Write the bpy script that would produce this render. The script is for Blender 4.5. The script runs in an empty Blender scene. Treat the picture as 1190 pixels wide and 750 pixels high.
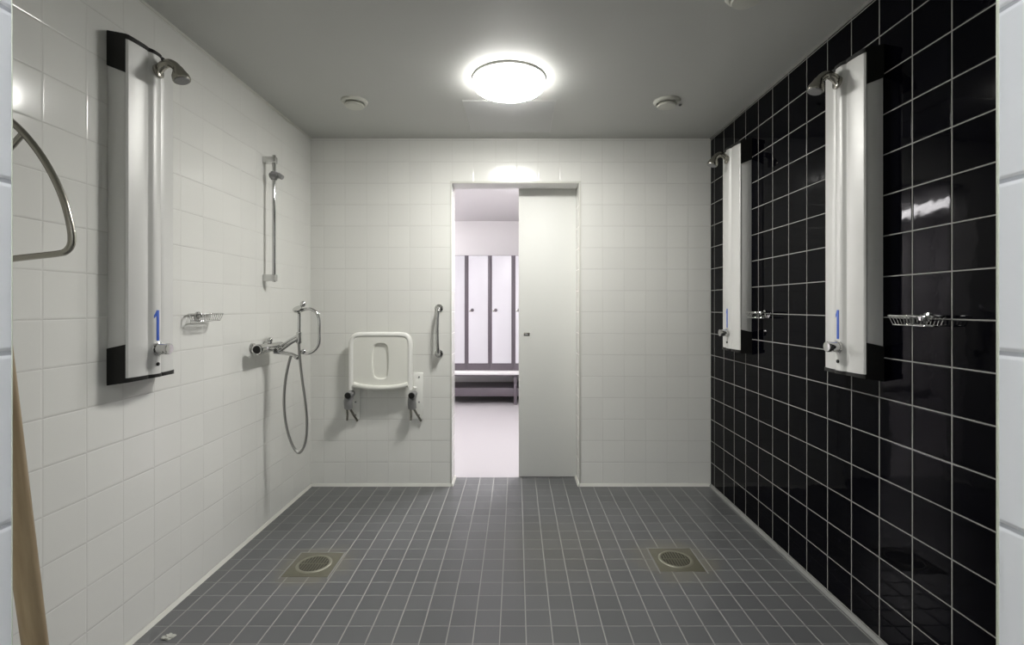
import bpy, bmesh, math, random
from mathutils import Vector, Matrix
random.seed(4)
S = bpy.context.scene
COL = S.collection
PI = math.pi

# ------------------------------------------------------------------ dimensions (metres), camera at x=0 y=0
F, CX, CY, EYE = 559.0, 600.0, 356.0, 1.257
XL, XR = -1.437, 1.359
YF, YB = 0.4235, 3.361          # inner faces of front and back wall
H = 2.43
T = 0.15                        # wall tile pitch
ZP = 0.016                      # tile row phase
OX0, OX1, OH = -0.451, 0.439, 2.117   # far doorway
WT = 0.165                      # back wall thickness
JX0, JX1 = -0.444, 0.424        # near doorway
LY = YB + WT + 0.004            # front of sliding leaf


def P(px, py, y):
    return Vector(((px - CX) * y / F, y, EYE - (py - CY) * y / F))


# ------------------------------------------------------------------ materials
def new_mat(name):
    m = bpy.data.materials.new(name)
    m.use_nodes = True
    nt = m.node_tree
    b = nt.nodes['Principled BSDF']
    return m, nt, b


def simple(name, col, rough=0.5, metal=0.0, spec=0.5, noise=0.0, nscale=40, bump=0.0):
    m, nt, b = new_mat(name)
    b.inputs['Roughness'].default_value = rough
    b.inputs['Metallic'].default_value = metal
    b.inputs['Specular IOR Level'].default_value = spec
    tc = nt.nodes.new('ShaderNodeTexCoord')
    nz = nt.nodes.new('ShaderNodeTexNoise')
    nz.inputs['Scale'].default_value = nscale
    nz.inputs['Detail'].default_value = 3
    nt.links.new(tc.outputs['Object'], nz.inputs['Vector'])
    mx = nt.nodes.new('ShaderNodeMix')
    mx.data_type = 'RGBA'
    k = 1 - noise
    mx.inputs[6].default_value = (col[0] * k, col[1] * k, col[2] * k, 1)
    mx.inputs[7].default_value = (*col, 1)
    nt.links.new(nz.outputs['Fac'], mx.inputs[0])
    nt.links.new(mx.outputs[2], b.inputs['Base Color'])
    if bump:
        bp = nt.nodes.new('ShaderNodeBump')
        bp.inputs['Strength'].default_value = 1
        bp.inputs['Distance'].default_value = bump
        nt.links.new(nz.outputs['Fac'], bp.inputs['Height'])
        nt.links.new(bp.outputs['Normal'], b.inputs['Normal'])
    return m


def tile_mat(name, ax, pitch, phase, gw, tile, grout, rough, tilt=0.004, var=0.05, grout_rough=0.8,
             edge=0.0008, wobble=0.0, spec=0.5, stains=None, gvar=(1.0, 1.0)):
    m, nt, b = new_mat(name)
    N, L = nt.nodes, nt.links

    def math_(op, a, c=None, d=None):
        n = N.new('ShaderNodeMath')
        n.operation = op
        for i, v in enumerate((a, c, d)):
            if v is None:
                continue
            if isinstance(v, (int, float)):
                n.inputs[i].default_value = v
            else:
                L.new(v, n.inputs[i])
        return n.outputs[0]

    def ramp(v, a0, a1, b0=0.0, b1=1.0):
        n = N.new('ShaderNodeMapRange')
        n.interpolation_type = 'SMOOTHSTEP'
        L.new(v, n.inputs[0])
        for i, q in enumerate((a0, a1, b0, b1)):
            n.inputs[i + 1].default_value = q
        return n.outputs[0]

    tc = N.new('ShaderNodeTexCoord')
    sp = N.new('ShaderNodeSeparateXYZ')
    L.new(tc.outputs['Object'], sp.inputs[0])
    fr, ids, ds = [], [], []
    for i in (0, 1):
        t = math_('DIVIDE', math_('SUBTRACT', sp.outputs[ax[i]], phase[i]), pitch)
        f = math_('FRACT', t)
        ids.append(math_('FLOOR', t))
        fr.append(f)
        ds.append(math_('MULTIPLY', math_('MINIMUM', f, math_('SUBTRACT', 1.0, f)), pitch))
    d = math_('MINIMUM', ds[0], ds[1])
    mask = ramp(d, gw / 2 - 0.0006, gw / 2 + 0.0006)
    cb = N.new('ShaderNodeCombineXYZ')
    L.new(ids[0], cb.inputs[0])
    L.new(ids[1], cb.inputs[1])
    wn = N.new('ShaderNodeTexWhiteNoise')
    wn.noise_dimensions = '3D'
    L.new(cb.outputs[0], wn.inputs['Vector'])
    sc = N.new('ShaderNodeSeparateColor')
    L.new(wn.outputs['Color'], sc.inputs[0])
    # tile colour with small batch variation
    br = math_('ADD', 1.0 - var, math_('MULTIPLY', sc.outputs[2], 2 * var))
    tcol = N.new('ShaderNodeMix')
    tcol.data_type = 'RGBA'
    tcol.blend_type = 'MULTIPLY'
    tcol.inputs[0].default_value = 1
    tcol.inputs[6].default_value = (*tile, 1)
    L.new(br, tcol.inputs[7])
    tout = tcol.outputs[2]
    nz = N.new('ShaderNodeTexNoise')
    nz.inputs['Scale'].default_value = 9
    nz.inputs['Detail'].default_value = 4
    L.new(tc.outputs['Object'], nz.inputs['Vector'])
    gm = N.new('ShaderNodeMix')
    gm.data_type = 'RGBA'
    gm.inputs[6].default_value = (*[c * 0.82 for c in grout], 1)
    gm.inputs[7].default_value = (*grout, 1)
    L.new(nz.outputs['Fac'], gm.inputs[0])
    gout = gm.outputs[2]
    if gvar != (1.0, 1.0):
        # grout lines of one direction are more washed out than the other
        isa = math_('LESS_THAN', ds[0], ds[1])
        gk = math_('ADD', math_('MULTIPLY', isa, gvar[0] - gvar[1]), gvar[1])
        g2 = N.new('ShaderNodeMix')
        g2.data_type = 'RGBA'
        L.new(gk, g2.inputs[0])
        L.new(tout, g2.inputs[6])
        L.new(gout, g2.inputs[7])
        gout = g2.outputs[2]
    mx = N.new('ShaderNodeMix')
    mx.data_type = 'RGBA'
    L.new(mask, mx.inputs[0])
    L.new(gout, mx.inputs[6])
    L.new(tout, mx.inputs[7])
    cout = mx.outputs[2]
    for (sx, sy, r0, r1, scol, amt) in (stains or []):
        vx = math_('SUBTRACT', sp.outputs[0], sx)
        vy = math_('SUBTRACT', sp.outputs[1], sy)
        rr = math_('SQRT', math_('ADD', math_('MULTIPLY', vx, vx), math_('MULTIPLY', vy, vy)))
        rr = math_('ADD', rr, math_('MULTIPLY', math_('SUBTRACT', nz.outputs['Fac'], 0.5), 0.2))
        fac = ramp(rr, r0, r1, amt, 0.0)
        sm = N.new('ShaderNodeMix')
        sm.data_type = 'RGBA'
        L.new(fac, sm.inputs[0])
        L.new(cout, sm.inputs[6])
        sm.inputs[7].default_value = (*scol, 1)
        cout = sm.outputs[2]
    L.new(cout, b.inputs['Base Color'])
    rg = math_('ADD', math_('MULTIPLY', mask, rough - grout_rough), grout_rough)
    L.new(rg, b.inputs['Roughness'])
    b.inputs['Specular IOR Level'].default_value = spec
    # bump: rounded tile edge, tilt of each tile, faint glaze ripple
    h = math_('MULTIPLY', ramp(d, gw / 2 - 0.001, gw / 2 + 0.0035), edge)
    t0 = math_('MULTIPLY', math_('SUBTRACT', sc.outputs[0], 0.5), math_('SUBTRACT', fr[0], 0.5))
    t1 = math_('MULTIPLY', math_('SUBTRACT', sc.outputs[1], 0.5), math_('SUBTRACT', fr[1], 0.5))
    h = math_('ADD', h, math_('MULTIPLY', math_('ADD', t0, t1), pitch * tilt * 2))
    if wobble:
        n2 = N.new('ShaderNodeTexNoise')
        n2.inputs['Scale'].default_value = 22
        n2.inputs['Detail'].default_value = 1
        L.new(tc.outputs['Object'], n2.inputs['Vector'])
        h = math_('ADD', h, math_('MULTIPLY', n2.outputs['Fac'], wobble))
    bp = N.new('ShaderNodeBump')
    bp.inputs['Strength'].default_value = 1
    bp.inputs['Distance'].default_value = 1
    L.new(h, bp.inputs['Height'])
    L.new(bp.outputs['Normal'], b.inputs['Normal'])
    return m


WHITE, WGROUT = (0.76, 0.76, 0.725), (0.67, 0.665, 0.63)
XPH = 1.353 - 0.15 * 30
M = {}
M['tile_x'] = tile_mat('white_tile_facing_y', (0, 2), T, (XPH, ZP), 0.0035, WHITE, WGROUT, 0.13, 0.006, 0.015, wobble=0.00012, edge=0.00055, gvar=(0.55, 1.0))
M['tile_y'] = tile_mat('white_tile_facing_x', (1, 2), T, (1.458 - 3.0, ZP), 0.0035, WHITE, WGROUT, 0.13, 0.006, 0.015, wobble=0.00012, edge=0.00055, gvar=(0.6, 1.0))
M['jamb'] = tile_mat('white_jamb_tile', (1, 2), T, (0.32 - 3.0, ZP), 0.004, (0.80, 0.81, 0.82), (0.45, 0.46, 0.48), 0.2, 0.004, 0.01)
M['black_y'] = tile_mat('black_tile_facing_x', (1, 2), T, (1.5008 - 3.0, ZP), 0.0042, (0.0012, 0.0012, 0.0026), (0.36, 0.36, 0.34), 0.045, 0.008, 0.2, wobble=0.0002, spec=0.06, edge=0.0013)
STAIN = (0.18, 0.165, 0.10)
M['floor'] = tile_mat('grey_floor_tile', (0, 1), 0.1, (0.037 - 3, 1.79 - 3), 0.0042, (0.105, 0.108, 0.110), (0.33, 0.33, 0.31), 0.30, 0.01, 0.09,
                      grout_rough=0.75, edge=0.0006, spec=0.5, gvar=(1.0, 0.6),
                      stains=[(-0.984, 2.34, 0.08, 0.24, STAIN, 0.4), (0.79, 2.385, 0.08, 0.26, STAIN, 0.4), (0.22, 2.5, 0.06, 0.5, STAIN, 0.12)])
M['ceiling'] = simple('grey_painted_ceiling', (0.57, 0.575, 0.55), 0.6, noise=0.04, nscale=3)
M['hatch'] = simple('hatch_paint', (0.555, 0.56, 0.55), 0.55)
M['hatch_edge'] = simple('hatch_edge_metal', (0.60, 0.60, 0.58), 0.5)
M['paint'] = simple('white_paint', (0.78, 0.775, 0.76), 0.5, noise=0.03, nscale=3)
M['room_paint'] = simple('changing_room_paint', (0.76, 0.745, 0.75), 0.6, noise=0.03, nscale=3)
M['lino'] = simple('pale_vinyl_floor', (0.36, 0.345, 0.355), 0.4, noise=0.06, nscale=90)
M['leaf'] = simple('cream_door_laminate', (0.69, 0.695, 0.665), 0.5, noise=0.02, nscale=4)
M['caulk'] = simple('pale_silicone', (0.62, 0.62, 0.57), 0.5)
M['dark_caulk'] = simple('grey_silicone', (0.22, 0.22, 0.21), 0.6)
M['edge_trim'] = simple('tile_edge_trim', (0.50, 0.52, 0.42), 0.35)
M['chrome'] = simple('chrome', (0.62, 0.62, 0.61), 0.09, 1.0)
M['hose'] = simple('steel_hose', (0.40, 0.40, 0.38), 0.3, 1.0)
M['steel'] = simple('brushed_steel', (0.40, 0.385, 0.34), 0.26, 1.0)
M['alu'] = simple('anodised_aluminium', (0.66, 0.66, 0.64), 0.42, 0.15)
M['alu_side'] = simple('grey_aluminium_side', (0.72, 0.72, 0.70), 0.42, 0.0)
M['black'] = simple('black_plastic', (0.012, 0.012, 0.011), 0.5, spec=0.3)
M['blue'] = simple('blue_marking', (0.035, 0.11, 0.52), 0.4)
M['plastic'] = simple('white_plastic', (0.87, 0.87, 0.83), 0.35)
M['plastic_seat'] = simple('offwhite_seat_plastic', (0.82, 0.82, 0.76), 0.4)
M['vent'] = simple('vent_enamel', (0.62, 0.62, 0.56), 0.4)
M['grey_plastic'] = simple('grey_plastic', (0.26, 0.26, 0.26), 0.45)
M['locker_frame'] = simple('dark_grey_locker_steel', (0.10, 0.085, 0.10), 0.5)
M['locker_door'] = simple('white_locker_door', (0.56, 0.555, 0.59), 0.4)
M['bench_top'] = simple('white_bench_laminate', (0.62, 0.61, 0.61), 0.35)
M['drain'] = simple('drain_steel', (0.25, 0.245, 0.19), 0.45, 0.3, noise=0.3)
M['grate'] = simple('drain_grate', (0.13, 0.125, 0.09), 0.5, 0.3, noise=0.3)
M['drain_dark'] = simple('drain_painted_shade', (0.035, 0.035, 0.022), 0.6)
M['drain_plate'] = simple('drain_surround', (0.125, 0.12, 0.085), 0.42, noise=0.3, nscale=25)
M['paper'] = simple('pale_debris', (0.42, 0.42, 0.38), 0.8)


def wood():
    m, nt, b = new_mat('varnished_wood')
    tc = nt.nodes.new('ShaderNodeTexCoord')
    mp = nt.nodes.new('ShaderNodeMapping')
    mp.inputs['Scale'].default_value = (60, 60, 3)
    nz = nt.nodes.new('ShaderNodeTexNoise')
    nz.inputs['Scale'].default_value = 2
    nz.inputs['Detail'].default_value = 5
    cr = nt.nodes.new('ShaderNodeValToRGB')
    cr.color_ramp.elements[0].position = 0.3
    cr.color_ramp.elements[0].color = (0.36, 0.26, 0.15, 1)
    cr.color_ramp.elements[1].position = 0.7
    cr.color_ramp.elements[1].color = (0.50, 0.39, 0.24, 1)
    nt.links.new(tc.outputs['Object'], mp.inputs[0])
    nt.links.new(mp.outputs[0], nz.inputs['Vector'])
    nt.links.new(nz.outputs['Fac'], cr.inputs[0])
    nt.links.new(cr.outputs[0], b.inputs['Base Color'])
    b.inputs['Roughness'].default_value = 0.5
    return m


M['wood'] = wood()


def emit(name, col, strength):
    m, nt, b = new_mat(name)
    b.inputs['Base Color'].default_value = (0.8, 0.8, 0.8, 1)
    b.inputs['Emission Color'].default_value = (*col, 1)
    b.inputs['Emission Strength'].default_value = strength
    return m


M['lamp'] = emit('lit_lamp_diffuser', (1.0, 0.985, 0.945), 106.0)
M['lamp_rim'] = emit('lit_lamp_rim', (1.0, 0.985, 0.945), 24.0)
M['tube'] = emit('lit_fluorescent_diffuser', (1.0, 0.97, 0.985), 130.0)
M['panel_light'] = emit('lit_panel_diffuser', (1.0, 0.97, 0.985), 64.0)
M['added_cool'] = emit('added_cool_diffuser', (0.92, 0.95, 1.0), 38.0)


# ------------------------------------------------------------------ mesh helpers
def BM():
    return bmesh.new()


def box(bm, x0, x1, y0, y1, z0, z1, bev=0.0, seg=2):
    r = bmesh.ops.create_cube(bm, size=1)
    vs = r['verts']
    for v in vs:
        v.co = Vector(((x0 + x1) / 2 + v.co.x * (x1 - x0), (y0 + y1) / 2 + v.co.y * (y1 - y0), (z0 + z1) / 2 + v.co.z * (z1 - z0)))
    if bev:
        es = list({e for v in vs for e in v.link_edges})
        bmesh.ops.bevel(bm, geom=es, offset=bev, segments=seg, affect='EDGES', profile=0.5)
    return bm


def frame_of(d):
    d = d.normalized()
    u = Vector((0, 0, 1)) if abs(d.z) < 0.9 else Vector((1, 0, 0))
    a = d.cross(u).normalized()
    return a, d.cross(a).normalized()


def lathe(bm, prof, p0, axis, n=32):
    """prof: (radius, distance along axis)."""
    p0, axis = Vector(p0), Vector(axis).normalized()
    a, b = frame_of(axis)
    rings = []
    for r, t in prof:
        c = p0 + axis * t
        if r < 1e-6:
            rings.append([bm.verts.new(c)])
        else:
            rings.append([bm.verts.new(c + (a * math.cos(2 * PI * k / n) + b * math.sin(2 * PI * k / n)) * r) for k in range(n)])
    for q0, q1 in zip(rings, rings[1:]):
        for k in range(n):
            k2 = (k + 1) % n
            vs = [q0[k % len(q0)], q0[k2 % len(q0)], q1[k2 % len(q1)], q1[k % len(q1)]]
            u = []
            for v in vs:
                if v not in u:
                    u.append(v)
            if len(u) >= 3:
                bm.faces.new(u)
    for q in (rings[0], rings[-1]):
        if len(q) > 2:
            bm.faces.new(q)
    return bm


def cyl(bm, p0, p1, r, n=24, bev=0.0):
    p0, p1 = Vector(p0), Vector(p1)
    d = p1 - p0
    l = d.length
    if bev:
        prof = [(0, 0), (r - bev, 0), (r - bev * .3, bev * .3), (r, bev), (r, l - bev), (r - bev * .3, l - bev * .3), (r - bev, l), (0, l)]
    else:
        prof = [(0, 0), (r, 0), (r, l), (0, l)]
    return lathe(bm, prof, p0, d, n)


def ball(bm, c, r, n=20, sq=(1, 1, 1)):
    res = bmesh.ops.create_uvsphere(bm, u_segments=n, v_segments=n // 2, radius=r)
    for v in res['verts']:
        v.co = Vector((v.co.x * sq[0], v.co.y * sq[1], v.co.z * sq[2])) + Vector(c)
    return bm


def catmull(pts, k=8, closed=False):
    pts = [Vector(p) for p in pts]
    n = len(pts)
    out = []
    rng = range(n) if closed else range(n - 1)
    for i in rng:
        g = lambda j: pts[j % n] if closed else pts[max(0, min(n - 1, j))]
        p0, p1, p2, p3 = g(i - 1), g(i), g(i + 1), g(i + 2)
        for s in range(k):
            t = s / k
            out.append(0.5 * ((2 * p1) + (p2 - p0) * t + (2 * p0 - 5 * p1 + 4 * p2 - p3) * t * t + (3 * p1 - p0 - 3 * p2 + p3) * t ** 3))
    if not closed:
        out.append(pts[-1])
    return out


def tube(bm, pts, r, n=12, closed=False, smooth=8):
    if smooth:
        pts = catmull(pts, smooth, closed)
    pts = [Vector(p) for p in pts]
    m = len(pts)
    rings = []
    a = None
    for i, p in enumerate(pts):
        if closed:
            d = pts[(i + 1) % m] - pts[i - 1]
        else:
            d = pts[min(i + 1, m - 1)] - pts[max(i - 1, 0)]
        d.normalize()
        if a is None:
            a, _ = frame_of(d)
        a = (a - d * a.dot(d)).normalized()
        b = d.cross(a)
        rings.append([bm.verts.new(p + (a * math.cos(2 * PI * k / n) + b * math.sin(2 * PI * k / n)) * r) for k in range(n)])
    for i in range(m if closed else m - 1):
        q0, q1 = rings[i], rings[(i + 1) % m]
        for k in range(n):
            bm.faces.new((q0[k], q0[(k + 1) % n], q1[(k + 1) % n], q1[k]))
    if not closed:
        bm.faces.new(rings[0])
        bm.faces.new(rings[-1])
    return bm


def prism(bm, poly, z0, z1):
    """poly: list of (x, y); extruded along z."""
    lo = [bm.verts.new((x, y, z0)) for x, y in poly]
    hi = [bm.verts.new((x, y, z1)) for x, y in poly]
    n = len(poly)
    bm.faces.new(lo)
    bm.faces.new(hi)
    for i in range(n):
        bm.faces.new((lo[i], lo[(i + 1) % n], hi[(i + 1) % n], hi[i]))
    return bm


def obj(name, bm, mat, parent=None, loc=None, angle=35):
    """Link bm as one mesh object. With loc the mesh was built in world space and is moved under its parent's origin."""
    bmesh.ops.recalc_face_normals(bm, faces=bm.faces)
    if loc is not None:
        bmesh.ops.translate(bm, verts=bm.verts, vec=-Vector(loc))
    me = bpy.data.meshes.new(name)
    bm.to_mesh(me)
    bm.free()
    for m in (mat if isinstance(mat, (list, tuple)) else [mat]):
        me.materials.append(m)
    me.shade_smooth()
    me.set_sharp_from_angle(angle=math.radians(angle))
    o = bpy.data.objects.new(name, me)
    COL.objects.link(o)
    if parent is not None:
        o.parent = parent
    return o


def thing(name, label, cat, loc=(0, 0, 0), rotz=0.0, group=None):
    o = bpy.data.objects.new(name, None)
    COL.objects.link(o)
    o.empty_display_size = 0.1
    o.location = loc
    o.rotation_euler = (0, 0, rotz)
    o['label'] = label
    o['category'] = cat
    if group:
        o['group'] = group
    return o


def struct(name, bm, mat, parent=None, label=None, pick=None):
    o = obj(name, bm, mat, parent)
    if pick:
        for f in o.data.polygons:
            f.material_index = pick(f.normal, f.center)
    if parent is None:
        o['kind'] = 'structure'
    if label:
        o['label'] = label
    return o


def dup(root, loc, rotz, label):
    r = root.copy()
    COL.objects.link(r)
    r.location = loc
    r.rotation_euler = (0, 0, rotz)
    r['label'] = label
    for ch in [c for c in BPO if c.parent == root]:
        c = ch.copy()
        COL.objects.link(c)
        c.parent = r
        for g in [q for q in BPO if q.parent == ch]:
            d = g.copy()
            COL.objects.link(d)
            d.parent = c
    return r


BPO = []


def refresh():
    BPO.clear()
    BPO.extend(bpy.data.objects)


# ------------------------------------------------------------------ the shell
struct('floor', box(BM(), XL - 0.1, XR + 0.1, YF - 0.2, LY + 0.0, -0.1, 0.0), M['floor'], label='dark grey square tiled shower room floor')
struct('ceiling', box(BM(), XL - 0.1, XR + 0.1, YF - 0.2, YB + WT, H, H + 0.1), M['ceiling'], label='grey painted ceiling of the shower room')
struct('wall_left', box(BM(), XL - 0.1, XL, YF - 0.2, YB + WT, 0.0, H), M['tile_y'], label='white tiled wall on the left')
struct('wall_right', box(BM(), XR, XR + 0.1, YF - 0.2, YB + WT, 0.0, H), M['black_y'], label='black tiled wall with pale joints on the right')


def wall_with_door(y0, y1, x0, x1, z1, top):
    bm = BM()
    xs = [XL, x0, x1, XR]
    prof = [(XL, 0), (x0, 0), (x0, z1), (x1, z1), (x1, 0), (XR, 0), (XR, top), (XL, top)]
    lo = [bm.verts.new((x, y0, z)) for x, z in prof]
    hi = [bm.verts.new((x, y1, z)) for x, z in prof]
    n = len(prof)
    for i in range(n):
        bm.faces.new((lo[i], lo[(i + 1) % n], hi[(i + 1) % n], hi[i]))
    for q in (lo, hi):
        bm.faces.new((q[0], q[1], q[2], q[7]))
        bm.faces.new((q[2], q[3], q[6], q[7]))
        bm.faces.new((q[3], q[4], q[5], q[6]))
    return bm


def pick_tile(n, c):
    if abs(n.y) > 0.7:
        return 0
    if abs(n.x) > 0.7:
        return 1
    return 2


struct('wall_back', wall_with_door(YB, YB + WT, OX0, OX1, OH, H), [M['tile_x'], M['tile_y'], M['paint']], pick=pick_tile,
       label='white tiled back wall around the doorway')
struct('wall_front', wall_with_door(YF - 0.2, YF, JX0, JX1, 2.1, H), [M['tile_x'], M['jamb'], M['paint']], pick=pick_tile,
       label='white tiled wall around the near doorway')

# silicone lines along the foot of the walls and under the ceiling
def strip(name, poly, along, a0, a1, mat):
    bm = BM()
    prism(bm, poly, a0, a1)
    if along == 'y':     # (x,z) profile extruded along y
        for v in bm.verts:
            v.co = Vector((v.co.x, v.co.z, v.co.y))
    else:                # (y,z) profile extruded along x
        for v in bm.verts:
            v.co = Vector((v.co.z, v.co.x, v.co.y))
    return struct(name, bm, mat)


c_ = 0.013
strip('baseboard_left', [(XL, 0), (XL + c_, 0), (XL + 0.004, 0.014), (XL, 0.014)], 'y', YF, YB, M['caulk'])
strip('baseboard_right', [(XR, 0), (XR - c_, 0), (XR - 0.004, 0.013), (XR, 0.013)], 'y', YF, YB, M['dark_caulk'])
strip('baseboard_back_left', [(YB, 0), (YB - c_, 0), (YB - 0.004, 0.018), (YB, 0.018)], 'x', XL + c_, OX0 - 0.002, M['caulk'])
strip('baseboard_back_right', [(YB, 0), (YB - c_, 0), (YB - 0.004, 0.018), (YB, 0.018)], 'x', OX1 + 0.002, XR - c_, M['caulk'])
strip('baseboard_reveal_left', [(OX0, 0), (OX0 + 0.012, 0), (OX0 + 0.004, 0.02), (OX0, 0.02)], 'y', YB - c_, LY - 0.004, M['caulk'])
strip('baseboard_reveal_right', [(OX1, 0), (OX1 - 0.012, 0), (OX1 - 0.004, 0.02), (OX1, 0.02)], 'y', YB - c_, LY - 0.004, M['caulk'])
strip('trim_1', [(XR, H), (XR - 0.008, H), (XR - 0.003, H - 0.008), (XR, H - 0.008)], 'y', YF, YB, M['dark_caulk'])
strip('trim_2', [(XL, H), (XL + 0.008, H), (XL + 0.003, H - 0.008), (XL, H - 0.008)], 'y', YF, YB, M['caulk'])
# edge profiles round the far doorway and on the near jambs
bm = BM()
box(bm, OX0 - 0.012, OX0 + 0.001, YB - 0.003, YB + 0.004, 0.018, OH + 0.0, 0.001)
box(bm, OX1 - 0.001, OX1 + 0.012, YB - 0.003, YB + 0.004, 0.018, OH + 0.0, 0.001)
box(bm, OX0 - 0.012, OX1 + 0.012, YB - 0.003, YB + 0.004, OH - 0.001, OH + 0.014, 0.001)
struct('trim_3', bm, M['caulk'], label='pale edge profile around the far doorway')
struct('trim_4', box(BM(), JX1 - 0.0012, JX1 + 0.006, YF - 0.0012, YF + 0.0008, 0, 2.1, 0.0006), M['edge_trim'])
struct('trim_5', box(BM(), JX0 - 0.006, JX0 + 0.0006, YF - 0.0005, YF + 0.0005, 0, 2.1, 0.0006), M['edge_trim'])

# access hatch in the ceiling
bm = BM()
hx0, hx1, hy0, hy1 = -0.305, 0.222, 2.745, 3.235
box(bm, hx0, hx1, hy0, hy1, H - 0.0025, H + 0.001, 0.0008)
th = thing('ceiling_hatch', 'square access hatch panel in the grey ceiling behind the round lamp', 'hatch', (0, 0, 0))
obj('hatch_panel', bm, M['hatch'], th)
bm = BM()
e = 0.005
for (a, b_, c, d) in ((hx0 - e, hx0, hy0 - e, hy1 + e), (hx1, hx1 + e, hy0 - e, hy1 + e), (hx0, hx1, hy0 - e, hy0), (hx0, hx1, hy1, hy1 + e)):
    box(bm, a, b_, c, d, H - 0.0032, H + 0.001, 0.0008)
obj('hatch_frame', bm, M['hatch_edge'], th)

# ------------------------------------------------------------------ sliding door
dx0, dx1 = 0.018, 0.965
struct_leaf = struct('door_1', box(BM(), dx0, dx1, LY, LY + 0.04, 0.006, 2.16, 0.002), M['leaf'], label='cream sliding door leaf, half open')
bm = BM()
pc = P(612, 389.5, LY)
box(bm, pc.x - 0.022, pc.x + 0.022, LY - 0.004, LY + 0.0015, pc.z - 0.006, pc.z + 0.018, 0.002)
hp = obj('door_pull', bm, M['steel'], struct_leaf)
bm = BM()
box(bm, pc.x - 0.014, pc.x + 0.012, LY - 0.0055, LY - 0.003, pc.z - 0.001, pc.z + 0.010, 0.001)
obj('pull_recess', bm, M['grey_plastic'], hp)
# head track for the leaf, behind the lintel
struct('trim_6', box(BM(), OX0 - 0.05, 1.3, LY + 0.045, LY + 0.075, 2.135, 2.2, 0.004), M['locker_frame'])

# ------------------------------------------------------------------ changing room beyond
CY0, CY1, CXL, CXR, CH = LY + 0.0005, 6.80, -3.2, 2.4, 2.46
struct('floor_changing_room', box(BM(), CXL - 0.1, CXR + 0.1, CY0, CY1 + 0.1, -0.1, 0.0), M['lino'], label='pale vinyl floor of the changing room')
struct('ceiling_changing_room', box(BM(), CXL - 0.1, CXR + 0.1, YB + WT + 0.0005, CY1 + 0.1, CH, CH + 0.1), M['room_paint'])
struct('wall_changing_back', box(BM(), CXL, CXR, CY1, CY1 + 0.1, 0.0, CH), M['room_paint'])
struct('wall_changing_left', box(BM(), CXL - 0.1, CXL, LY, CY1 + 0.1, 0.0, CH), M['room_paint'])
struct('wall_changing_right', box(BM(), CXR, CXR + 0.1, LY, CY1 + 0.1, 0.0, CH), M['room_paint'])
bm = BM()
box(bm, CXL, XL - 0.1, YB + WT - 0.1, YB + WT, 0.0, CH)
box(bm, XR + 0.1, CXR, YB + WT - 0.1, YB + WT, 0.0, CH)
struct('wall_changing_front', bm, M['room_paint'])

# lockers
LKY, LKT, LKB, LKP = 6.25, 1.917, 0.4205, 0.304


def locker(x):
    t = thing('locker', '', 'locker', (x, LKY, LKB), group='lockers in the changing room')
    w, d, h = LKP, 0.5, LKT - LKB
    obj('carcass', box(BM(), 0.0005, w - 0.0005, 0.0, d, 0.0, h, 0.002), M['locker_frame'], t)
    dr = obj('locker_door', box(BM(), 0.027, w - 0.027, -0.016, 0.004, 0.095, h - 0.006, 0.003), M['locker_door'], t)
    bm = BM()
    cyl(bm, (0.075, -0.0165, 0.785), (0.075, -0.030, 0.785), 0.022, 20, 0.002)
    obj('lock', bm, M['locker_frame'], dr)
    bm = BM()
    box(bm, 0.036, 0.058, -0.024, -0.0155, 0.765, 0.782, 0.002)
    obj('pull', bm, M['steel'], dr)
    return t


lx = [-0.618 - 0.027 + LKP * k for k in range(-1, 3)]
llab = ['white locker half hidden behind left edge of doorway, leftmost of the row',
        'white locker right of the doorway\'s left edge locker, first one seen with its lock',
        'white locker with black lock, beside the sliding door edge, second from the right',
        'white locker mostly hidden behind the sliding door']
l0 = locker(lx[0])
l0['label'] = llab[0]
refresh()
for k in (1, 2, 3):
    dup(l0, (lx[k], LKY, LKB), 0, llab[k])

# bench under the lockers
tb = thing('bench', 'white topped changing bench running under the lockers', 'bench', (-0.35, 6.12, 0))
ob = tb.location.copy()
bx0, bx1 = -1.25, 0.95
obj('seat', box(BM(), bx0, bx1, 6.08, 6.74, 0.387, 0.42, 0.004), M['bench_top'], tb, ob)
obj('seat_rail', box(BM(), bx0 + 0.01, bx1 - 0.01, 6.085, 6.115, 0.372, 0.3865, 0.003), M['locker_frame'], tb, ob)
obj('shoe_shelf', box(BM(), bx0 + 0.02, bx1 - 0.02, 6.165, 6.67, 0.10, 0.205, 0.004), M['locker_frame'], tb, ob)
for x in (-1.15, -0.012, 0.86):
    for y in (6.12, 6.68):
        obj('leg', box(BM(), x - 0.02, x + 0.02, y, y + 0.04, 0.0, 0.3865, 0.003), M['locker_frame'], tb, ob)
struct('baseboard_changing_back', box(BM(), CXL, CXR, CY1 - 0.015, CY1, 0.0, 0.09, 0.003), M['grey_plastic'])

# fluorescent luminaires on the changing room ceiling
def luminaire(x, y, lx_, ly_, label, z, mat):
    t = thing('ceiling_luminaire', label, 'ceiling light', (x, y, z))
    obj('housing', box(BM(), -lx_ / 2 - 0.012, lx_ / 2 + 0.012, -ly_ / 2 - 0.012, ly_ / 2 + 0.012, -0.03, 0, 0.004), M['paint'], t)
    obj('diffuser', box(BM(), -lx_ / 2, lx_ / 2, -ly_ / 2, ly_ / 2, -0.075, -0.0305, 0.012), mat, t)
    return t


luminaire(0.28, 4.3, 0.16, 0.9, 'long ceiling light in the changing room, hidden above the doorway', CH, M['tube'])
luminaire(-2.26, 5.95, 0.3, 1.25, 'long ceiling light on the left of the changing room, seen only mirrored in black tiles', CH, M['panel_light'])

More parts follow.
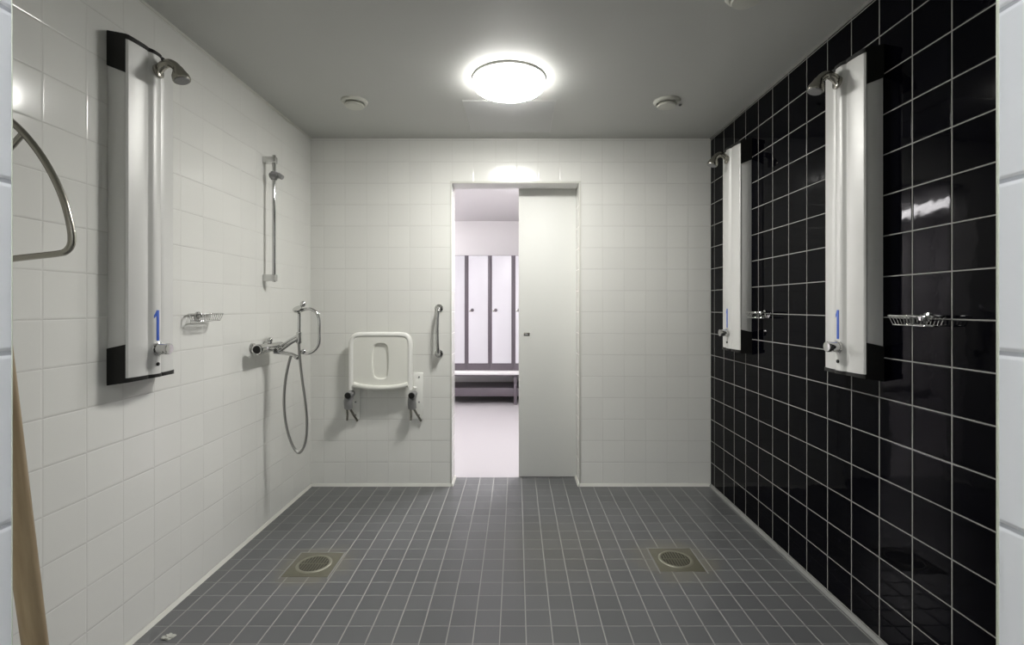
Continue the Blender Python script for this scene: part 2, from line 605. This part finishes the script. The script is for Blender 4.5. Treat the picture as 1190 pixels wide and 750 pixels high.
# ------------------------------------------------------------------ vestibule the camera stands in
VY = -1.6
struct('floor_vestibule', box(BM(), -1.2, 1.2, VY, YF - 0.2, -0.1, 0.0), M['floor'])
struct('ceiling_vestibule', box(BM(), -1.2, 1.2, VY, YF - 0.2, H, H + 0.1), M['paint'])
struct('wall_vestibule_left', box(BM(), -1.3, -1.2, VY, YF - 0.2, 0.0, H), M['paint'])
struct('wall_vestibule_right', box(BM(), 1.2, 1.3, VY, YF - 0.2, 0.0, H), M['paint'])
struct('wall_vestibule_back', box(BM(), -1.3, 1.3, VY - 0.1, VY, 0.0, H), M['paint'])
luminaire(0.0, -0.35, 0.6, 0.3, 'added unseen ceiling light behind the near doorway, lighting its jambs', H, M['added_cool'])  # unseen lamp, added to put cool light on the near jambs

# ------------------------------------------------------------------ ceiling lamp
tl = thing('ceiling_lamp', 'lit round white flush ceiling lamp in front of the hatch', 'ceiling light', (-0.037, 2.48, H))
bm = BM()
lathe(bm, [(0, 0), (0.186, 0), (0.1890, -0.003), (0.1890, -0.009), (0.187, -0.012), (0, -0.012)], (0, 0, 0), (0, 0, 1), 64)
obj('lamp_base', bm, M['plastic'], tl)
bm = BM()
lathe(bm, [(0.165, -0.0125), (0.184, -0.0125), (0.1855, -0.017), (0.184, -0.036), (0.179, -0.046), (0.170, -0.052), (0.160, -0.0535), (0.165, -0.0125)], (0, 0, 0), (0, 0, 1), 64)
obj('diffuser_rim', bm, M['lamp_rim'], tl)
bm = BM()
lathe(bm, [(0, -0.049), (0.1695, -0.0523), (0.150, -0.0575), (0.120, -0.0625), (0.08, -0.0665), (0.04, -0.0685), (0, -0.069)], (0, 0, 0), (0, 0, 1), 64)
obj('lamp_diffuser', bm, M['lamp'], tl)

# ------------------------------------------------------------------ round ceiling vents
def vent(x, y, label):
    t = thing('ceiling_vent', label, 'vent', (x, y, H), group='round valve vents in the ceiling')
    bm = BM()
    lathe(bm, [(0.048, -0.002), (0.052, -0.012), (0.060, -0.016), (0.070, -0.012), (0.075, -0.004), (0.075, 0), (0.047, 0), (0.048, -0.002)], (0, 0, 0), (0, 0, 1), 40)
    obj('vent_ring', bm, M['vent'], t)
    bm = BM()
    lathe(bm, [(0, -0.004), (0.012, -0.004), (0.012, -0.016), (0.05, -0.020), (0.054, -0.026), (0.050, -0.033), (0.02, -0.037), (0, -0.037)], (0, 0, 0), (0, 0, 1), 40)
    obj('vent_disc', bm, M['vent'], t)
    return t


vent(-0.925, 2.75, 'round cream valve vent in the ceiling, left of the lamp')
refresh()
v0 = [o for o in BPO if o.name == 'ceiling_vent'][0]
v2 = dup(v0, (0.86, 2.75, H), 0, 'round cream valve vent in the ceiling, right of the lamp')
dup(v0, (0.86, 1.80, H), 0, 'round cream valve vent cut by the top edge of the photo')
bm = BM()
ball(bm, (0.092, 0.045, -0.004), 0.009, 12, (1, 1, 0.8))
obj('screw', bm, M['grey_plastic'], v2)

# ------------------------------------------------------------------ shower panels (local: x along wall, y out of the wall, z up)
PW = 0.115
PZ0, PZ1 = 1.004, 2.196


def front_profile():
    half = [(0.115, 0.0665), (0.110, 0.0715), (0.095, 0.0755), (0.075, 0.0795), (0.055, 0.0820), (0.040, 0.0825), (0.033, 0.0805),
            (0.029, 0.0820), (0.024, 0.0870), (0.018, 0.0905), (0.010, 0.0925), (0.0, 0.0930)]
    return half + [(-x, y) for x, y in half[-2::-1]]


def wedge(bm, side, zs):
    """black corner cover over one long side: zs = z at wall (lo, hi) and at the front (lo, hi)."""
    x0, x1 = (PW - 0.004, PW + 0.0025) if side > 0 else (-PW - 0.0025, -PW + 0.004)
    pts = [(0.001, zs[0]), (0.001, zs[1]), (0.0655, zs[3]), (0.0655, zs[2])]
    lo = [bm.verts.new((x0, y, z)) for y, z in pts]
    hi = [bm.verts.new((x1, y, z)) for y, z in pts]
    bm.faces.new(lo)
    bm.faces.new(hi)
    for i in range(4):
        bm.faces.new((lo[i], lo[(i + 1) % 4], hi[(i + 1) % 4], hi[i]))


def cap_plate(bm, za, zb, zfa, zfb, grow=0.002):
    """plate following the front profile; za..zb thickness at the wall, zfa..zfb at the nose."""
    pr = [(x * (1 + grow / PW), y + 0.003) for x, y in front_profile()]
    poly = [(PW + grow, 0.001)] + pr + [(-PW - grow, 0.001)]
    lo, hi = [], []
    for x, y in poly:
        k = min(1.0, y / 0.1)
        lo.append(bm.verts.new((x, y, za + (zfa - za) * k)))
        hi.append(bm.verts.new((x, y, zb + (zfb - zb) * k)))
    n = len(poly)
    bm.faces.new(lo)
    bm.faces.new(hi)
    for i in range(n):
        bm.faces.new((lo[i], lo[(i + 1) % n], hi[(i + 1) % n], hi[i]))


def shower_panel(label, loc, rotz):
    t = thing('shower_unit', label, 'shower panel', loc, rotz, group='wall mounted shower panels')
    obj('housing', box(BM(), -PW + 0.0015, PW - 0.0015, 0.001, 0.060, PZ0, PZ1, 0.002), M['alu_side'], t)
    bm = BM()
    prism(bm, [(PW - 0.001, 0.0605)] + front_profile() + [(-PW + 0.001, 0.0605)], PZ0, PZ1)
    obj('front_cover', bm, M['alu'], t, angle=28)
    bm = BM()
    cap_plate(bm, PZ1, 2.226, PZ1, 2.207)
    for s in (-1, 1):
        wedge(bm, s, (2.103, 2.222, 2.078, 2.200))
    obj('top_cap', bm, M['black'], t)
    bm = BM()
    cap_plate(bm, 0.978, PZ0, 0.992, PZ0)
    for s in (-1, 1):
        wedge(bm, s, (0.985, 1.108, 0.99, 1.122))
    obj('bottom_cap', bm, M['black'], t)
    # shower head: curved neck and angled rose
    bm = BM()
    tube(bm, [(0, 0.088, 2.130), (0, 0.110, 2.158), (0, 0.138, 2.168), (0, 0.165, 2.150), (0, 0.182, 2.118)], 0.0155, 16)
    lathe(bm, [(0, 0), (0.024, 0), (0.024, 0.008), (0.018, 0.012), (0, 0.012)], (0, 0.0915, 2.136), (0, 1, 0.2), 24)
    nk = obj('shower_head', bm, M['steel'], t)
    bm = BM()
    ax = Vector((0, 0.32, -0.95))
    p0 = Vector((0, 0.168, 2.150))
    lathe(bm, [(0, 0), (0.016, 0.0), (0.020, 0.012), (0.0285, 0.03), (0.031, 0.045), (0.029, 0.050), (0.0, 0.050)], p0, ax, 28)
    obj('rose', bm, M['steel'], nk)
    bm = BM()
    lathe(bm, [(0, 0.0503), (0.026, 0.0503), (0.025, 0.053), (0, 0.053)], p0, ax, 28)
    obj('nozzle_plate', bm, M['grey_plastic'], nk)
    # push button
    bm = BM()
    lathe(bm, [(0, 0), (0.026, 0), (0.026, 0.004), (0.021, 0.006), (0.021, 0.042), (0.0195, 0.046), (0, 0.047)], (0, 0.0925, 1.097), (0, 1, 0), 32)
    obj('push_button', bm, M['chrome'], t)
    # blue numeral and the small sensor dot
    bm = BM()
    box(bm, -0.0058, 0.0058, 0.0915, 0.0945, 1.128, 1.242, 0.0003)
    poly = [(0.0055, 1.242), (0.0055, 1.222), (0.016, 1.212), (0.016, 1.222)]
    lo = [bm.verts.new((x, 0.0880, z)) for x, z in poly]
    hi = [bm.verts.new((x, 0.0944 - x * 0.14, z)) for x, z in poly]
    bm.faces.new(lo)
    bm.faces.new(hi)
    for i in range(4):
        bm.faces.new((lo[i], lo[(i + 1) % 4], hi[(i + 1) % 4], hi[i]))
    obj('numeral', bm, M['blue'], t)
    bm = BM()
    cyl(bm, (0, 0.0920, 1.040), (0, 0.0965, 1.040), 0.007, 16, 0.001)
    obj('sensor', bm, M['black'], t)
    return t


sp0 = shower_panel('tall aluminium shower panel with black caps on the white tiled wall', (XL, 1.803, 0), -PI / 2)
refresh()
dup(sp0, (XR, 1.893, 0), PI / 2, 'aluminium shower panel on the black tiled wall, nearer and larger of two')
dup(sp0, (XR, 2.888, 0), PI / 2, 'aluminium shower panel on the black tiled wall, farther one next to the back corner')

# ------------------------------------------------------------------ wire soap dishes
def soap_dish(label, loc, rotz):
    t = thing('soap_dish', label, 'soap dish', loc, rotz, group='chrome wire soap dishes')

    def rr(hw, d0, d1, z, r=0.02, n=5):
        pts = []
        for cx, cy, a0 in ((hw - r, d1 - r, 0), (-hw + r, d1 - r, 90), (-hw + r, d0 + r, 180), (hw - r, d0 + r, 270)):
            for k in range(n + 1):
                a = math.radians(a0 + 90 * k / n)
                pts.append(Vector((cx + r * math.cos(a), cy + r * math.sin(a), z)))
        return pts
    bm = BM()
    top = rr(0.088, 0.010, 0.072, 0.0)
    bot = rr(0.078, 0.016, 0.064, -0.030)
    tube(bm, top, 0.0032, 8, True, 0)
    obj('rim', bm, M['chrome'], t)
    bm = BM()
    tube(bm, bot, 0.0026, 8, True, 0)
    for k in range(11):
        x = -0.065 + 0.013 * k
        tube(bm, [(x * 1.13, 0.072, -0.001), (x, 0.064, -0.030), (x, 0.016, -0.030), (x * 1.13, 0.010, -0.001)], 0.0014, 6, False, 0)
    obj('basket', bm, M['chrome'], t)
    bm = BM()
    lathe(bm, [(0, 0.001), (0.017, 0.001), (0.017, 0.006), (0.011, 0.009), (0.011, 0.024), (0.008, 0.027), (0, 0.027)], (0, 0, -0.006), (0, 1, 0), 24)
    obj('mount', bm, M['chrome'], t)
    return t


sd0 = soap_dish('small chrome wire soap dish on the white tiled wall', (XL, 2.165, 1.222), -PI / 2)
refresh()
dup(sd0, (XR, 1.588, 1.224), PI / 2, 'chrome wire soap dish on the black tiled wall, right of the nearer shower panel')
dup(sd0, (XR, 2.625, 1.224), PI / 2, 'chrome wire soap dish on the black tiled wall, beside the farther shower panel')

# ------------------------------------------------------------------ shower riser rail on the left wall
o_ = Vector((XL, 2.73, 1.39))
tr = thing('riser_rail', 'slim chrome vertical shower rail with slider on white wall above the mixer', 'shower rail', o_)
yr, xr_ = 2.735, -1.378
bm = BM()
cyl(bm, (xr_, yr, 1.395), (xr_, yr, 2.115), 0.0105, 20, 0.002)
obj('rail', bm, M['chrome'], tr, o_)
for z in (2.087, 1.418):
    bm = BM()
    box(bm, XL + 0.001, xr_ + 0.014, yr - 0.016, yr + 0.016, z - 0.019, z + 0.019, 0.004)
    obj('bracket', bm, M['chrome'], tr, o_)
bm = BM()
cyl(bm, (xr_ - 0.020, yr, 2.000), (xr_ + 0.026, yr - 0.004, 2.000), 0.018, 20, 0.003)
cyl(bm, (xr_, yr, 1.975), (xr_, yr, 2.022), 0.017, 20, 0.003)
cyl(bm, (xr_ + 0.024, yr - 0.004, 2.005), (xr_ + 0.052, yr - 0.006, 1.985), 0.014, 20, 0.003)
obj('slider', bm, M['grey_plastic'], tr, o_)

# ------------------------------------------------------------------ mixer with hand shower
o_ = Vector((XL, 2.68, 1.05))
tm = thing('shower_mixer', 'chrome shower mixer with looped handle on the white wall near the corner', 'shower mixer', o_)
bm = BM()
xb = -1.362
lathe(bm, [(0, 0), (0.022, 0), (0.025, 0.006), (0.025, 0.20), (0.022, 0.206), (0, 0.206)], (xb, 2.575, 1.028), (0, 1, 0), 28)
obj('valve_body', bm, M['chrome'], tm, o_)
for y in (2.615, 2.745):
    bm = BM()
    lathe(bm, [(0, 0.001), (0.030, 0.001), (0.028, 0.010), (0.014, 0.014), (0.014, 0.062), (0, 0.062)], (XL, y, 1.028), (1, 0, 0), 24)
    obj('escutcheon', bm, M['chrome'], tm, o_)
bm = BM()
lathe(bm, [(0, 0), (0.024, 0), (0.029, 0.004), (0.029, 0.045), (0.025, 0.049), (0, 0.049)], (xb, 2.573, 1.028), (0, -1, 0), 28)
kb = obj('control_knob', bm, M['chrome'], tm, o_)
bm = BM()
lathe(bm, [(0, 0.0495), (0.021, 0.0495), (0.019, 0.053), (0, 0.053)], (xb, 2.573, 1.028), (0, -1, 0), 28)
obj('knob_cap', bm, M['black'], kb, o_)
bm = BM()
cyl(bm, (xb, 2.66, 1.048), (xb, 2.66, 1.066), 0.011, 16, 0.002)
ball(bm, (xb, 2.66, 1.070), 0.014, 16)
obj('diverter', bm, M['chrome'], tm, o_)
ym = 2.72
q = lambda x, y, yy=ym: P(x, y, yy)
bm = BM()
tube(bm, [q(318, 409, 2.70), q(326, 407), q(337, 399), q(347, 393)], 0.0115, 14)
tube(bm, [q(316, 405, 2.72), q(328, 401), q(338, 395), q(345, 391)], 0.008, 14)
obj('holder_arm', bm, M['chrome'], tm, o_)
bm = BM()
tube(bm, [q(318, 409, 2.70), q(326, 410), q(338, 412), q(345, 415)], 0.011, 14)
ball(bm, q(345, 415.5), 0.014, 16)
obj('outlet_arm', bm, M['chrome'], tm, o_)
bm = BM()
cyl(bm, q(347.5, 399), q(347.5, 386), 0.015, 20, 0.003)
obj('holder', bm, M['chrome'], tm, o_)
bm = BM()
cyl(bm, q(347.5, 400), q(347.8, 364), 0.0095, 18, 0.002)
lathe(bm, [(0, 0), (0.012, 0), (0.018, 0.014), (0.027, 0.022), (0.027, 0.030), (0, 0.032)], q(348, 363.5), (-0.15, -0.55, 0.75), 24)
ball(bm, q(352.2, 353.5), 0.017, 16)
hs = obj('hand_shower', bm, M['chrome'], tm, o_)
bm = BM()
tube(bm, [q(349, 361.5), q(355, 359.5), q(361, 359.5), q(366, 362), q(369.5, 367), q(371, 374), q(371, 386), q(371, 397), q(369, 403), q(364, 408.5), q(357, 411), q(351, 410)], 0.0085, 14)
ball(bm, q(352.5, 409), 0.015, 16)
obj('loop_handle', bm, M['chrome'], tm, o_)
bm = BM()
tube(bm, [q(338.5, 413), q(336, 421), q(332.5, 437), q(330.3, 458), q(330.6, 480), q(333.8, 500), q(339.5, 517), q(346.5, 526.5), q(352.5, 521), q(356, 507), q(356.5, 488), q(354.5, 465), q(351, 440), q(348.5, 418), q(347.5, 400)], 0.0072, 12)
obj('hose', bm, M['hose'], tm, o_)

# ------------------------------------------------------------------ folded shower seat on the back wall
o_ = Vector(((441 - 600) * YB / F, YB, 0.75))
ts = thing('folding_shower_chair', 'white shower seat folded up against the tiled back wall', 'shower chair', o_)
ys = 3.285
q = lambda x, y, yy=ys: P(x, y, yy)
bm = BM()
tube(bm, [q(408.5, 453), q(408.5, 430), q(408.5, 405), q(409.3, 396), q(412.3, 391), q(418, 389.3), q(430, 389), q(456, 389), q(467, 389.3), q(472.8, 391), q(475.8, 396), q(476.5, 405), q(476.5, 430), q(476.5, 453)], 0.0185, 18)
obj('seat_frame', bm, M['plastic'], ts, o_)


def superloop(x0, x1, y0, y1, e, n=72):
    out = []
    for k in range(n):
        a = 2 * PI * k / n
        c, s = math.cos(a), math.sin(a)
        r = (abs(c) ** e + abs(s) ** e) ** (-1 / e)
        out.append(((x0 + x1) / 2 + (x1 - x0) / 2 * r * c, (y0 + y1) / 2 + (y1 - y0) / 2 * r * s))
    return out


def stadium(x0, x1, y0, y1, n=72):
    """points by the same angles, on a vertical stadium"""
    cx, cy, hw, hh = (x0 + x1) / 2, (y0 + y1) / 2, (x1 - x0) / 2, (y1 - y0) / 2
    s_ = hh - hw
    out = []
    for k in range(n):
        a = 2 * PI * k / n
        c, s = math.cos(a), math.sin(a)
        x = cx + hw * math.copysign(abs(c) ** 0.75, c)
        y = cy + (s_ * math.copysign(min(1, abs(s) * 1.6), s)) + hw * s
        out.append((x, y))
    return out


bm = BM()
outer = superloop(409.5, 475.5, 390.5, 451, 9)
outer = [(x, y + (3.2 * (1 - ((x - 442.5) / 33) ** 2) if y > 445 else 0)) for x, y in outer]
inner = stadium(433.5, 451.5, 399.5, 440)
rings = []
for loop, yy in ((outer, 3.300), (outer, 3.280), ([(442.5 + (x - 442.5) * .96, 421 + (y - 421) * .965) for x, y in outer], 3.274),
                 ([(442.5 + (x - 442.5) * 1.12, 420 + (y - 420) * 1.06) for x, y in inner], 3.274), (inner, 3.278), (inner, 3.290)):
    rings.append([bm.verts.new(P(x, y, ys) * 1.0 + Vector((0, yy - ys, 0))) for x, y in loop])
bm.faces.new(rings[0])
bm.faces.new(rings[5])
for i in range(5):
    a, b_ = rings[i], rings[i + 1]
    for k in range(72):
        bm.faces.new((a[k], a[(k + 1) % 72], b_[(k + 1) % 72], b_[k]))
st = obj('seat_panel', bm, M['plastic_seat'], ts, o_, 18)
# rolled front lip
bm = BM()
tube(bm, [q(411, 447, 3.274), q(420, 449.3, 3.270), q(431, 450.6, 3.268), q(442.5, 451, 3.268), q(454, 450.6, 3.268), q(465, 449.3, 3.270), q(474, 447, 3.274)], 0.017, 16)
obj('front_lip', bm, M['plastic_seat'], ts, o_)
for (a, b_, c, d) in ((405.5, 418.5, 434, 487), (479, 492, 433, 487)):
    bm = BM()
    p0, p1 = P(a, d, YB), P(b_, c, YB)
    box(bm, p0.x, p1.x, YB - 0.012, YB - 0.001, p0.z, p1.z, 0.003)
    wp = obj('wall_plate', bm, M['plastic'], ts, o_)
    for zz in (p0.z + 0.03, p0.z + 0.12, p1.z - 0.03):
        bm = cyl(BM(), ((p0.x * .35 + p1.x * .65), YB - 0.0125, zz), ((p0.x * .35 + p1.x * .65), YB - 0.016, zz), 0.006, 12, 0.001)
        obj('screw', bm, M['grey_plastic'], wp, o_)
for xc in (404.3, 478.3):
    bm = BM()
    c0 = q(xc, 460, 3.23)
    lathe(bm, [(0, 0), (0.022, 0), (0.024, 0.006), (0.024, 0.075), (0, 0.075)], c0, (0, 1, 0), 28)
    a = q(xc + 0.3, 466, 3.27)
    b_ = q(xc + 1.2, 478, 3.29)
    tube(bm, [a + Vector((0, 0.03, 0.03)), a, q(xc + 0.8, 474, 3.285)], 0.0285, 18, False, 4)
    hg = obj('hinge', bm, M['grey_plastic'], ts, o_)
    bm = BM()
    lathe(bm, [(0, 0), (0.019, 0), (0.021, -0.006), (0.018, -0.011), (0, -0.012)], c0 + Vector((0, -0.0005, 0)), (0, 1, 0), 28)
    obj('rubber_foot', bm, M['black'], hg, o_)
    bm = BM()
    tube(bm, [q(xc + 3, 476, 3.30), q(xc + 7, 483, 3.33), q(xc + 11, 489.5, 3.345)], 0.008, 10)
    tube(bm, [q(xc - 1, 476, 3.30), q(xc - 0.5, 482, 3.33), q(xc - 1, 488.5, 3.345)], 0.008, 10)
    obj('strut', bm, M['steel'], hg, o_)
    bm = BM()
    tube(bm, [q(xc + 1, 464, 3.31), q(xc + 2.5, 457, 3.30), q(xc + 4, 450, 3.29)], 0.012, 12)
    obj('hinge_arm', bm, M['plastic'], hg, o_)

# ------------------------------------------------------------------ grab bar on the back wall
o_ = Vector(((510 - 600) * YB / F, YB, 1.08))
tg = thing('grab_bar', 'short vertical chrome grab bar on the back wall left of the doorway', 'grab bar', o_)
for y in (358.5, 411):
    bm = BM()
    c = P(510.3, y, YB)
    lathe(bm, [(0, 0.001), (0.028, 0.001), (0.028, 0.008), (0.020, 0.016), (0.014, 0.020), (0.014, 0.03), (0, 0.03)], c, (0, -1, 0), 28)
    obj('flange', bm, M['chrome'], tg, o_)
bm = BM()
tube(bm, [P(510.3, 358.5, 3.34), P(509.8, 359, 3.31), P(509, 362, 3.290), P(508.3, 370, 3.283), P(508, 385, 3.28), P(508.3, 400, 3.283), P(509, 408, 3.290), P(509.8, 410.7, 3.31), P(510.3, 411, 3.34)], 0.0125, 16)
obj('bar', bm, M['chrome'], tg, o_)

# ------------------------------------------------------------------ bent support rail on the left wall, at the near doorway
o_ = Vector((XL, 1.29, 1.33))
tu = thing('support_rail', 'bent steel tube rail on the white wall, cut off by the left doorway edge', 'rail', o_)
yu = 1.29
q = lambda x, y, yy=yu: P(x, y, yy)
bm = BM()
tube(bm, [q(-22.5, 305), q(-5, 303), q(13, 301), q(40, 298), q(66, 295), q(76, 292.5), q(82.0, 286), q(83.6, 276), q(81.0, 258), q(74.5, 234), q(65, 211), q(53, 189), q(40, 170), q(27, 154.5), q(13, 141), q(-3, 127), q(-22.5, 112)], 0.0088, 16)
obj('rail', bm, M['steel'], tu, o_)
bm = BM()
tube(bm, [q(27, 155), q(10, 174), q(-8, 194), q(-22.5, 209)], 0.0075, 14, False, 4)
obj('brace', bm, M['steel'], tu, o_)
bm = BM()
box(bm, XL + 0.001, XL + 0.008, yu - 0.03, yu + 0.03, P(0, 320, yu).z, P(0, 96, yu).z, 0.003)
obj('wall_plate', bm, M['steel'], tu, o_)

# ------------------------------------------------------------------ wooden pole leaning inside the near doorway
pa, pb = P(2, 455, 0.56), P(41, 750, 0.68)
d = (pb - pa)
t_top, t_bot = (YF + 0.0155 - pa.y) / d.y, -(pa.z - 0.004) / d.z
ptop, pbot = pa + d * t_top, pa + d * t_bot
ax = (ptop - pbot)
ln = ax.length
wp = obj('wooden_pole', lathe(BM(), [(0, 0), (0.0115, 0), (0.0135, 0.003), (0.0135, ln - 0.008), (0.010, ln - 0.002), (0, ln)], (0, 0, 0), (0, 0, 1), 24), M['wood'])
wp.location = pbot
wp.rotation_euler = Vector((0, 0, 1)).rotation_difference(ax).to_euler()
wp['label'] = 'plain brown wooden pole leaning behind the left edge of the near doorway'
wp['category'] = 'pole'

# ------------------------------------------------------------------ floor drains
def drain(label, loc):
    t = thing('floor_drain', label, 'drain', loc, group='round floor drains')
    bm = BM()
    box(bm, -0.108, 0.108, -0.108, 0.108, 0.0002, 0.0016, 0.0005)
    obj('surround', bm, M['drain_plate'], t)
    bm = BM()
    lathe(bm, [(0.068, 0.0017), (0.069, 0.0045), (0.074, 0.006), (0.080, 0.0045), (0.083, 0.0017), (0.068, 0.0017)], (0, 0, 0), (0, 0, 1), 48)
    obj('rim', bm, M['drain'], t)
    bm = BM()
    lathe(bm, [(0, 0.0018), (0.0675, 0.0018), (0.0675, 0.0026), (0, 0.0026)], (0, 0, 0), (0, 0, 1), 40)
    obj('shade_disc', bm, M['drain_dark'], t)  # flat disc; the shade under the grate is put into its dark colour
    bm = BM()
    for k in range(-4, 5):
        x = k * 0.0135
        l = math.sqrt(max(0.0, 0.065 ** 2 - x * x))
        box(bm, x - 0.0028, x + 0.0028, -l, l, 0.0027, 0.0042, 0.0006)
    box(bm, -0.064, 0.064, -0.004, 0.004, 0.0028, 0.0044, 0.0006)
    obj('grate', bm, M['grate'], t)
    # cut joint lines beside the surround
    bm = BM()
    box(bm, 0.110, 0.115, -0.125, 0.115, 0.0002, 0.0013)
    box(bm, -0.115, -0.110, -0.125, 0.115, 0.0002, 0.0013)
    box(bm, -0.11, 0.11, 0.110, 0.115, 0.0002, 0.0013)
    obj('joint', bm, M['dark_caulk'], t)
    return t


fd0 = drain('round floor drain on the left side of the floor, nearer the mixer', (-0.984, 2.34, 0))
refresh()
dup(fd0, (0.79, 2.385, 0), 0, 'round floor drain on the right side of the floor, nearer the black wall')

# scrap of debris on the floor
bm = BM()
bmesh.ops.create_icosphere(bm, subdivisions=3, radius=0.022)
for v in bm.verts:
    n_ = 0.75 + 0.5 * random.random()
    v.co = Vector((v.co.x * n_ * 1.0, v.co.y * n_ * 0.75, max(0.0003, (v.co.z + 0.006) * 0.28 * n_)))
db = obj('paper_scrap', bm, M['paper'], None)
db.location = (-1.318, 1.825, 0.0)
db['label'] = 'small pale scrap on the grey floor by the left wall'
db['category'] = 'scrap'

# ------------------------------------------------------------------ world, camera, colour management
w = bpy.data.worlds.new('World')
S.world = w
w.use_nodes = True
w.node_tree.nodes['Background'].inputs[0].default_value = (0.5, 0.5, 0.5, 1)
w.node_tree.nodes['Background'].inputs[1].default_value = 0.05

cam = bpy.data.cameras.new('camera')
cam.sensor_fit = 'HORIZONTAL'
cam.sensor_width = 36
cam.lens = F / 1190 * 36
cam.shift_x = -(CX - 595) / 1190
cam.shift_y = -(375 - CY) / 1190
cam.clip_start = 0.01
co = bpy.data.objects.new('camera', cam)
COL.objects.link(co)
co.location = (0, 0, EYE)
co.rotation_euler = (PI / 2, 0, 0)
S.camera = co

S.view_settings.view_transform = 'Standard'
S.view_settings.look = 'None'
S.view_settings.gamma = 1
S.view_settings.use_curve_mapping = False
S.view_settings.exposure = 0.0
S.cycles.use_denoising = True
S.cycles.max_bounces = 12
S.cycles.diffuse_bounces = 6
S.cycles.glossy_bounces = 6
S.cycles.sample_clamp_indirect = 6.0
